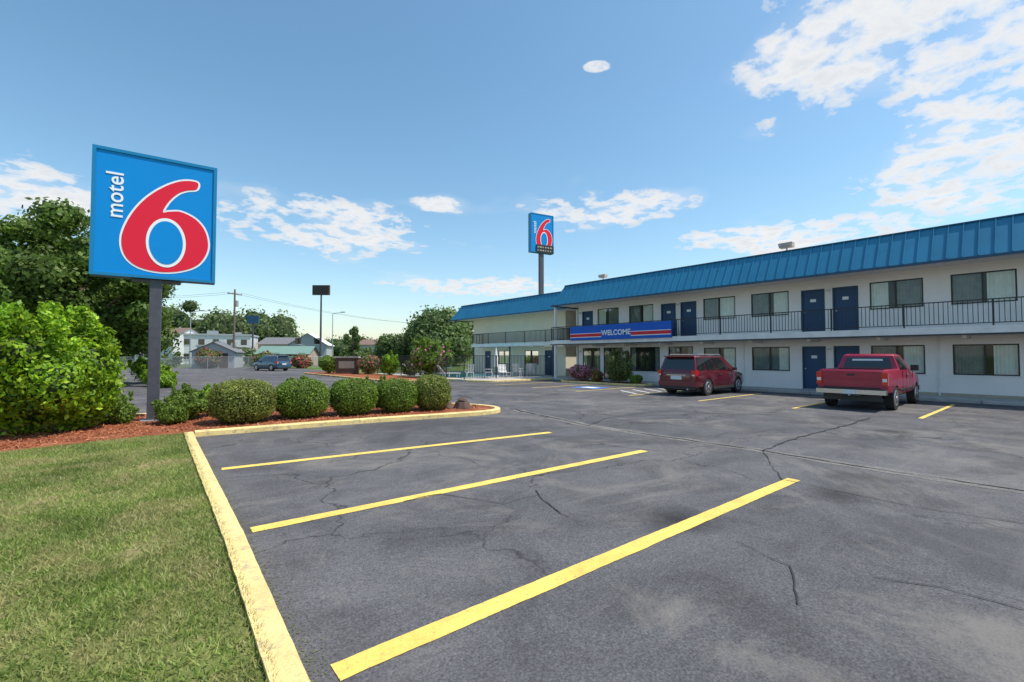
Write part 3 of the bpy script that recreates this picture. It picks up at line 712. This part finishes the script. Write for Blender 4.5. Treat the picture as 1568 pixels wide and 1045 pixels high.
mb.box(-1.0,1.0,-.25,.25,0,1.45,'brick'); mb.box(-1.1,1.1,-.32,.32,1.45,1.57,'concrete'); mb.box(-.7,.7,-.262,-.251,.5,1.15,'tanwall'); mb.build('wall_and_cap',g,bev=.02)

def treeline(name,spec,n,size):
    g=grp(name); bl=[]
    for r0,r1,d,h,k in spec:
        for j in range(k):
            r=rnd.uniform(r0,r1); dd=d+rnd.uniform(-6,6); x,y=site(r,dd); hh=h*rnd.uniform(.6,1.05); w=rnd.uniform(.22,.38)*h
            bl.append((x,y,hh*.62,w,w,hh*.4)); bl.append((x+rnd.uniform(-w,w),y+rnd.uniform(-w,w),hh*.35,w,w,hh*.35))
            for q in range(3): bl.append((x+rnd.uniform(-w,w),y+rnd.uniform(-w,w),hh*rnd.uniform(.5,.95),w*.4,w*.4,hh*.13))
    core('inner_foliage',[b for b in bl if b[5]>h*.2 or b[3]>1.5],g,.75); leaves('crowns',bl,n,size,'far',g,.75,.6,jit=.12)
treeline('distant_tree_row',[(-100,-68,122,16,10),(-150,-90,115,16,10),(-62,-20,150,8,22),(-20,30,160,7,14),(-240,-140,120,16,14),(-78,-60,116,14,8)],50000,.42)
treeline('distant_tree_row',[(-19.5,-7.5,82,10.3,10),(-24,-20,88,6.5,4)],30000,.28)
treeline('distant_bushes',[(-32,-14,88,3.2,18),(-62,-34,72,1.8,18),(-60,-40,86,3.4,12)],11000,.22)

# ------------------------------------------------------------ background buildings
def house(name,r,d,W,D,H,rh,rz,wallm,roofm,gable=True,nw=4,two=False):
    x,y=site(r,d); g=grp(name,(x,y,0),R(-40+rz)); mb=MB()
    mb.box(-W/2,W/2,-D/2,D/2,0,H,wallm); mb.build('walls',g)
    mb=MB(); o=.35
    if gable=='front':
        mb.face([(-W/2,-D/2-.001,H),(W/2,-D/2-.001,H),(0,-D/2-.001,H+rh)],wallm)
        for s in (-1,1): mb.face([(s*(W/2+o),-D/2-o,H-rh*o/(W/2)),(s*(W/2+o),D/2+o,H-rh*o/(W/2)),(0,D/2+o,H+rh),(0,-D/2-o,H+rh)],roofm)
    elif gable:
        for s in (-1,1): mb.face([(-W/2-o,s*(D/2+o),H-.1),(W/2+o,s*(D/2+o),H-.1),(W/2+o,0,H+rh),(-W/2-o,0,H+rh)],roofm)
        for s in (-1,1): mb.face([(s*W/2,-D/2,H),(s*W/2,D/2,H),(s*W/2,0,H+rh)],wallm)
    else: mb.box(-W/2-.2,W/2+.2,-D/2-.2,D/2+.2,H,H+.35,roofm); mb.box(-W*.2,-W*.05,-.6,.6,H+.35,H+1.2,'steel'); mb.box(W*.2,W*.3,-.5,.5,H+.35,H+.9,'steel')
    mb.build('roof',g)
    mb=MB()
    for lv in ([1.0,4.0] if two else [1.0]):
        for j in range(nw):
            c=-W/2+W*(j+.5)/nw
            if lv==1.0 and j==nw//2: mb.box(c-.5,c+.5,-D/2-.03,-D/2-.002,0,2.1,'brick')
            else: mb.box(c-.55,c+.55,-D/2-.04,-D/2-.002,lv,lv+1.2,'cglass'); mb.box(c-.65,c+.65,-D/2-.06,-D/2-.041,lv-.12,lv-.0,'siding')
    mb.build('windows_and_door',g)
house('white_commercial_building',-64,102,13,9,6.0,0,20,'siding','siding2',False,5,True)
house('white_house',-72,98,9,8,5.6,2,-10,'siding','brownroof',True,3,True)
house('white_house',-43,68,5.2,6,2.4,1.3,20,'siding2','shingle','front',2)
house('green_roof_shed',-38.5,80,8,7,2.1,1.3,10,'tanwall','greenroof',True,4)
house('grey_gabled_house',-41,95,7,8,4.0,2.2,12,'siding2','siding','front',2,True)
house('tan_house',-52,108,10,8,4.4,1.6,0,'tanwall','shingle',True,4)
house('white_house',-33,112,6,7,4.4,1.3,-15,'siding2','brownroof',True,3)
house('flat_roof_store',-57,92,7,6,3.4,0,5,'tanwall','siding2',False,3)

def upole(r,d,H):
    x,y=site(r,d); g=grp('utility_pole',(x,y,0),R(30)); mb=MB()
    mb.cyl((0,0,0),(0,0,H),.19,.12,'wood',10); mb.box(-1.2,1.2,-.06,.06,H-.8,H-.66,'wood'); mb.cyl((.35,0,H-2.6),(.35,0,H-1.7),.25,.25,'steel',12)
    for q in (-1.1,-.4,.4,1.1): mb.cyl((q,0,H-.66),(q,0,H-.5),.05,.04,'steel',6)
    mb.build('pole_and_crossarm',g); return Vector((x,y,H-.5))
a=upole(-42,70,11.8); b=upole(-95,62,11.8); c=upole(-12,120,10.5)
g=grp('power_lines'); mb=MB()
for s in (-.8,.8):
    for p,q in ((a,b),(a,c)):
        for j in range(10):
            def pt(t): v=p.lerp(q,t); return (v.x+s,v.y,v.z-1.6*4*t*(1-t))
            mb.cyl(pt(j/10),pt((j+1)/10),.015,.015,'black',5,False)
mb.build('wires',g)
x,y=site(-35.1,85); g=grp('pole_sign',(x,y,0),R(-40)); mb=MB(); mb.cyl((0,0,0),(0,0,12.9),.2,.14,'post',10); mb.box(-1.55,1.55,-.25,.25,12.9,14.7,'brick'); mb.box(-1.4,1.4,-.28,-.251,13.05,14.55,'frame'); mb.build('pole_and_cabinet',g)
x,y=site(-47,84); g=grp('pole_sign',(x,y,0),R(-30)); mb=MB(); mb.cyl((0,0,0),(0,0,7.6),.15,.15,'post',10); mb.box(-1.0,1.0,-.2,.2,7.6,9.0,'roofdark'); mb.build('pole_and_cabinet',g)
for r,d,H in ((-31,80,9.0),(-50,72,8.5)):
    x,y=site(r,d); g=grp('street_lamp',(x,y,0),R(-40)); mb=MB(); mb.cyl((0,0,0),(0,0,H),.1,.06,'steel',8); mb.cyl((0,0,H),(1.6,0,H+.25),.05,.04,'steel',8); mb.box(1.4,2.1,-.15,.15,H+.18,H+.34,'steel'); mb.build('pole_and_head',g)
g=grp('chain_link_fence'); mb=MB(); p0,p1=site(-60,50),site(-27,66); n=16
for j in range(n+1):
    x=p0[0]+(p1[0]-p0[0])*j/n; y=p0[1]+(p1[1]-p0[1])*j/n; mb.cyl((x,y,0),(x,y,1.6),.04,.04,'steel',6)
mb.cyl((*p0,1.58),(*p1,1.58),.03,.03,'steel',6); mb.face([(*p0,.05),(*p1,.05),(*p1,1.57),(*p0,1.57)],'chain'); mb.build('posts_and_mesh',g)

# ------------------------------------------------------------ vehicles
def lower_body(name,stations,paint,wheels,rw,parent,bed=None,wheel_w=.30):
    V=[];F=[]
    prof=[(.86,0),(.965,.10),(1,.35),(1,.60),(.975,.82),(.935,.955),(.87,1.0)]
    for x,zb,zt,w in stations:
        h=zt-zb; ring=[(-a*w,zb+b*h) for a,b in prof]+[(a*w,zb+b*h) for a,b in prof[::-1]]
        V+=[(x,y,z) for y,z in ring]
    k=len(prof)*2
    for i in range(len(stations)-1):
        for j in range(k): F.append([i*k+j,i*k+(j+1)%k,(i+1)*k+(j+1)%k,(i+1)*k+j])
    F.append(list(range(k))[::-1]); F.append([(len(stations)-1)*k+j for j in range(k)])
    me=bpy.data.meshes.new(name); me.from_pydata(V,[],F)
    b=bmesh.new(); b.from_mesh(me); bmesh.ops.recalc_face_normals(b,faces=b.faces); b.to_mesh(me); b.free()
    me.materials.append(M[paint]); me.materials.append(M['plastic'])
    o=link(bpy.data.objects.new(name,me))
    cb=MB(); cb.mi(paint); cb.mi('plastic')
    W=max(s[3] for s in stations)
    for x in wheels:
        for s in (-1,1): cb.cyl((x,s*(W-wheel_w),rw*.92),(x,s*(W+.2),rw*.92),rw*1.16,rw*1.16,'plastic',28)
    if bed: cb.box(*bed,'plastic')
    c=cb.build('cutter'); q=o.modifiers.new('b','BOOLEAN'); q.object=c; q.operation='DIFFERENCE'; q.solver='EXACT'
    bpy.context.view_layer.update()
    m2=bpy.data.meshes.new_from_object(o.evaluated_get(bpy.context.evaluated_depsgraph_get()))
    o.modifiers.clear(); o.data=m2; bpy.data.objects.remove(c)
    m2.polygons.foreach_set('use_smooth',[True]*len(m2.polygons)); m2.set_sharp_from_angle(angle=R(32)); o.parent=parent; o.name='body'
    return o
def wheel(mb,x,y,r,s,w=.23):
    mb.cyl((x,y-w/2,r),(x,y+w/2,r),r,r,'rubber',28)
    yo=y+s*w/2
    mb.cyl((x,yo,r),(x,yo+s*.012,r),r*.67,r*.63,'rim',24); mb.cyl((x,yo+s*.012,r),(x,yo+s*.03,r),r*.16,r*.13,'steel',12)
    for j in range(5):
        a=j*2*math.pi/5+.3; mb.cyl((x+math.cos(a)*r*.4,yo+s*.0125,r+math.sin(a)*r*.4),(x+math.cos(a)*r*.4,yo+s*.016,r+math.sin(a)*r*.4),r*.13,r*.13,'plastic',10)
def panel(mb,A,B,C,D,u0,u1,v0,v1,off,m,cen):
    A,B,C,D=map(Vector,(A,B,C,D))
    def p(u,v): return A*(1-u)*(1-v)+B*u*(1-v)+C*u*v+D*(1-u)*v
    q=[p(u0,v0),p(u1,v0),p(u1,v1),p(u0,v1)]; n=(q[1]-q[0]).cross(q[3]-q[0]).normalized()
    if n.dot(q[0]-Vector(cen))<0: n=-n
    mb.face([x+n*off for x in q],m)
def greenhouse(mb,gl,xr,xf,xr2,xf2,wb,wt,z0,z1,paint,sides,cen):
    b=[(xr,-wb,z0),(xf,-wb,z0),(xf,wb,z0),(xr,wb,z0)]; zm=z1-.05
    t=[(xr2,-wt,zm),(xf2,-wt,zm),(xf2,wt,zm),(xr2,wt,zm)]
    t2=[(xr2+.1,-wt+.1,z1),(xf2-.15,-wt+.1,z1),(xf2-.15,wt-.1,z1),(xr2+.1,wt-.1,z1)]
    k=len(mb.v); mb.v+=b+t+t2; i=mb.mi(paint)
    for a in (0,4):
        for j in range(4): mb.f.append([k+a+j,k+a+(j+1)%4,k+a+4+(j+1)%4,k+a+4+j]); mb.m.append(i)
    mb.f.append([k+8,k+9,k+10,k+11]); mb.m.append(i)
    for u0,u1 in sides:
        panel(gl,b[0],b[1],t[1],t[0],u0,u1,.08,.90,.008,'cglass',cen); panel(gl,b[3],b[2],t[2],t[3],u0,u1,.08,.90,.008,'cglass',cen)
    panel(gl,b[1],b[2],t[2],t[1],.06,.94,.06,.94,.008,'cglass',cen)
    return b,t
def suv(name,X,Y,rz,paint):
    g=grp(name,(X,Y,.012),rz)
    st=[(-2.42,.46,.98,.74),(-2.38,.40,1.05,.86),(-2.2,.34,1.11,.93),(-1.4,.30,1.12,.95),(0,.27,1.08,.95),(1.0,.27,1.05,.95),(1.35,.28,1.02,.94),(1.8,.30,.97,.92),(2.15,.33,.90,.87),(2.35,.38,.80,.79),(2.45,.44,.70,.68)]
    lower_body('body',st,paint,(-1.42,1.45),.37,g)
    mb,gl=MB(),MB(); cen=(0,0,1.2)
    b,t=greenhouse(mb,gl,-2.36,1.42,-2.14,.36,.885,.71,1.05,1.75,paint,((.035,.22),(.245,.50),(.525,.83)),cen)
    panel(gl,b[0],b[3],t[3],t[0],.07,.93,.14,.88,.008,'cglass',cen)
    mb.build('roof_and_pillars',g,smooth=True,bev=.03); gl.build('windows',g,recalc=False)
    mb=MB()
    for s in (-1,1):
        y0,y1=sorted((s*.72,s*.90)); mb.box(-2.455,-2.16,y0,y1,.86,1.10,'tail'); mb.box(-2.46,-2.456,y0+.03,y1-.03,.87,.93,'lamp')
        mb.cyl((-1.8,s*.66,1.79),(.2,s*.66,1.79),.02,.02,'steel',8)
        for q in (-1.8,-.7,.2): mb.cyl((q,s*.66,1.72),(q,s*.66,1.79),.02,.02,'steel',6)
        mb.box(2.12,2.36,s*.66-.14,s*.66+.14,.66,.80,'lamp')
        mb.box(.82,.98,min(s*.93,s*1.10),max(s*.93,s*1.10),1.06,1.20,paint)
        for q in (-.35,.75): mb.box(q-.1,q+.1,min(s*.945,s*.975),max(s*.945,s*.975),.90,.93,'chrome')
        mb.box(-1.0,1.0,min(s*.93,s*.965),max(s*.93,s*.965),.27,.38,'plastic')
        for q in (-.52,.42): mb.box(q-.004,q+.004,min(s*.94,s*.953),max(s*.94,s*.953),.42,1.02,'plastic')
    mb.box(-2.50,-2.2,-.84,.84,.42,.62,paint); mb.box(-2.49,-2.25,-.80,.80,.30,.419,'plastic')
    mb.box(-2.36,-2.08,-.66,.66,1.69,1.73,paint)
    mb.box(-2.455,-2.43,-.26,.26,.70,.86,'plate'); mb.box(-2.46,-2.40,-.45,.45,.88,.91,'chrome')
    mb.cyl((-2.5,-.55,.30),(-2.2,-.55,.30),.035,.035,'chrome',10)
    mb.box(2.36,2.46,-.45,.45,.52,.68,'plastic'); mb.build('trim_and_lamps',g,bev=.012)
    mb=MB()
    for x in (-1.42,1.45):
        for s in (-1,1): wheel(mb,x,s*.82,.37,s)
    mb.build('wheels',g); mb=MB(); mb.box(-2.1,2.1,-.78,.78,.2,.36,'plastic'); mb.build('underbody',g)
def pickup(name,X,Y,rz,paint):
    g=grp(name,(X,Y,.012),rz)
    st=[(-2.52,.58,1.24,.90),(-2.47,.54,1.29,.95),(-2.3,.52,1.30,.965),(-.62,.48,1.30,.965),(-.55,.44,1.29,.965),(1.0,.44,1.24,.965),(1.35,.44,1.20,.955),(2.1,.46,1.13,.94),(2.42,.48,1.05,.90),(2.54,.52,.94,.80)]
    lower_body('body',st,paint,(-1.48,1.68),.38,g,bed=(-2.42,-.72,-.80,.80,.78,1.6))
    mb,gl=MB(),MB(); cen=(.2,0,1.2)
    b,t=greenhouse(mb,gl,-.62,1.2,-.48,.48,.90,.72,1.22,1.80,paint,((.07,.30),(.34,.78)),cen)
    panel(gl,b[0],b[3],t[3],t[0],.10,.90,.18,.86,.008,'cglass',cen); panel(gl,b[0],b[3],t[3],t[0],.22,.78,.64,.76,.013,'sticker',cen)
    mb.build('cab_roof_and_pillars',g,smooth=True,bev=.03); gl.build('windows',g,recalc=False)
    mb=MB()
    for s in (-1,1):
        y0,y1=sorted((s*.80,s*.955)); mb.box(-2.56,-2.42,y0,y1,.80,1.20,'tail'); mb.box(-2.568,-2.561,y0+.02,y1-.02,.92,1.02,'lamp')
        mb.box(2.3,2.5,s*.70-.15,s*.70+.15,.74,.92,'lamp')
        mb.box(.70,.86,min(s*.95,s*1.16),max(s*.95,s*1.16),1.22,1.42,'plastic')
        mb.box(.0,.18,min(s*.95,s*.985),max(s*.95,s*.985),1.04,1.08,'plastic')
        mb.box(-1.0,1.1,min(s*.945,s*.975),max(s*.945,s*.975),.60,.66,'plastic')
        for q in (-.56,-.0,.98): mb.box(q-.005,q+.005,min(s*.95,s*.968),max(s*.95,s*.968),.50,1.24,'plastic')
        mb.cyl((-2.35,s*.6,.55),(-2.2,s*.6,.35),.03,.03,'plastic',6)
    mb.box(-2.535,-2.518,-.76,.76,.70,.74,'plastic'); mb.box(-2.54,-2.521,-.10,.10,1.10,1.16,'plastic'); mb.box(-2.53,-2.519,-.5,.5,.98,1.0,paint)
    mb.box(-2.70,-2.5,-.93,.93,.52,.66,'chrome'); mb.box(-2.705,-2.5,-.30,.30,.47,.519,'plastic'); mb.box(-2.68,-2.5,-.9,.9,.662,.69,'plastic'); mb.box(-2.712,-2.706,-.16,.16,.52,.66,'plate')
    mb.box(-2.5,-2.42,-.78,.78,.3,.5,'plastic'); mb.cyl((-2.75,0,.5),(-2.4,0,.5),.03,.03,'steel',8)
    mb.box(2.5,2.66,-.9,.9,.46,.64,'chrome'); mb.box(2.5,2.56,-.5,.5,.70,.90,'plastic'); mb.build('trim_and_lamps',g,bev=.012)
    mb=MB()
    for x in (-1.48,1.68):
        for s in (-1,1): wheel(mb,x,s*.83,.38,s)
    mb.build('wheels',g); mb=MB(); mb.box(-2.3,2.3,-.6,.6,.34,.5,'plastic'); mb.cyl((-1.48,-.8,.38),(-1.48,.8,.38),.06,.06,'plastic',8); mb.build('chassis',g)
pickup('pickup_truck',20.5,4.45,0,'redpaint')
suv('parked_suv',21.0,10.95,0,'maroon')
x,y=site(-28,54); suv('parked_suv',x,y,R(110),'bluepaint')

# ------------------------------------------------------------ light, world
el=R(61); az=math.atan2(.70,-.72)
Sd=Vector((math.cos(el)*math.sin(az),math.cos(el)*math.cos(az),math.sin(el)))
sl=bpy.data.lights.new('sun','SUN'); sl.energy=4.9; sl.angle=R(.53); sl.color=(1,.945,.86)
so=link(bpy.data.objects.new('sun',sl)); so.rotation_euler=(-Sd).to_track_quat('-Z','Y').to_euler(); so.location=(0,0,60)
w=bpy.data.worlds.new('World'); sc.world=w; w.use_nodes=True; nt=w.node_tree; nt.nodes.clear()
out=N(nt,'ShaderNodeOutputWorld'); sky=N(nt,'ShaderNodeTexSky',sky_type='NISHITA'); sky.sun_disc=False; sky.sun_elevation=el; sky.sun_rotation=az; sky.air_density=1.1; sky.dust_density=.8; sky.ozone_density=1.6
hs=N(nt,'ShaderNodeHueSaturation'); hs.inputs['Hue'].default_value=.487; hs.inputs['Saturation'].default_value=1.12; hs.inputs['Value'].default_value=1.22; nt.links.new(sky.outputs[0],hs.inputs['Color'])
b1=N(nt,'ShaderNodeBackground'); b1.inputs[1].default_value=.15; nt.links.new(hs.outputs[0],b1.inputs[0])
tc=N(nt,'ShaderNodeTexCoord'); sx=N(nt,'ShaderNodeSeparateXYZ'); nt.links.new(tc.outputs['Generated'],sx.inputs[0])
azn=math_(nt,'ARCTAN2',sx.outputs[0],sx.outputs[1]); eln=math_(nt,'ARCSINE',sx.outputs[2])
blobs=[(36,29,12,6,1.0),(46,25,7,8,1.05),(46,16,9,3.6,1.25),(34,12,10,2.4,1.15),(12,17.2,10,2.2,1.1),(-21.8,14.6,12,3.4,1.1),(-9.1,18,2.8,1.0,1.35),(10.5,32,1.8,.6,1.3),(33,25,1.6,.8,1.35),(-47,13,6,3.8,1.2),(-4,8.5,14,1.6,.95),(26,13,8,1.5,1.0),(60,20,10,10,1.1),(-75,20,12,8,1.0)]
acc=None
for a,e,sa,se,amp in blobs:
    u=math_(nt,'MULTIPLY',math_(nt,'SUBTRACT',azn,R(a+YAW)),1/R(sa)); v=math_(nt,'MULTIPLY',math_(nt,'SUBTRACT',eln,R(e)),1/R(se))
    q=math_(nt,'MULTIPLY',math_(nt,'EXPONENT',math_(nt,'MULTIPLY',math_(nt,'ADD',math_(nt,'MULTIPLY',u,u),math_(nt,'MULTIPLY',v,v)),-.8)),amp)
    acc=q if acc is None else math_(nt,'MAXIMUM',acc,q)
mk=math_(nt,'MINIMUM',math_(nt,'MULTIPLY',acc,1.45),1.14)
zz=math_(nt,'ADD',math_(nt,'MAXIMUM',sx.outputs[2],0),.14)
cx=N(nt,'ShaderNodeCombineXYZ'); nt.links.new(math_(nt,'DIVIDE',sx.outputs[0],zz),cx.inputs[0]); nt.links.new(math_(nt,'DIVIDE',sx.outputs[1],zz),cx.inputs[1])
n1=noise(nt,10.5,6,.58,cx.outputs[0],.15); n2=noise(nt,2.6,2,.5,cx.outputs[0])
s_=math_(nt,'ADD',math_(nt,'MULTIPLY',n1,.68),math_(nt,'MULTIPLY',n2,.32))
val=math_(nt,'ADD',s_,math_(nt,'MULTIPLY',math_(nt,'SUBTRACT',mk,1.0),.30))
dens=ramp(nt,val,[(.465,0.0),(.51,.5),(.585,.97)])
wisp=ramp(nt,math_(nt,'ADD',n2,math_(nt,'MULTIPLY',math_(nt,'SUBTRACT',acc,.9),.35)),[(.38,0.0),(.72,.42)])
dens=math_(nt,'MAXIMUM',dens,wisp)
ccol=ramp(nt,n1,[(.45,(1,1,1)),(.72,(.80,.84,.89))])
b2=N(nt,'ShaderNodeBackground'); b2.inputs[1].default_value=.93; nt.links.new(ccol,b2.inputs[0])
mx=N(nt,'ShaderNodeMixShader'); nt.links.new(dens,mx.inputs[0]); nt.links.new(b1.outputs[0],mx.inputs[1]); nt.links.new(b2.outputs[0],mx.inputs[2]); nt.links.new(mx.outputs[0],out.inputs[0])

cam=bpy.data.cameras.new('camera'); cam.lens=16.3; cam.sensor_width=36; cam.clip_end=5000; cam.clip_start=.05
co=link(bpy.data.objects.new('camera',cam)); co.location=(0,0,1.75); co.rotation_euler=(R(90+1.81),0,R(-YAW)); sc.camera=co
sc.view_settings.view_transform='Standard'; sc.view_settings.look='None'; sc.view_settings.exposure=0
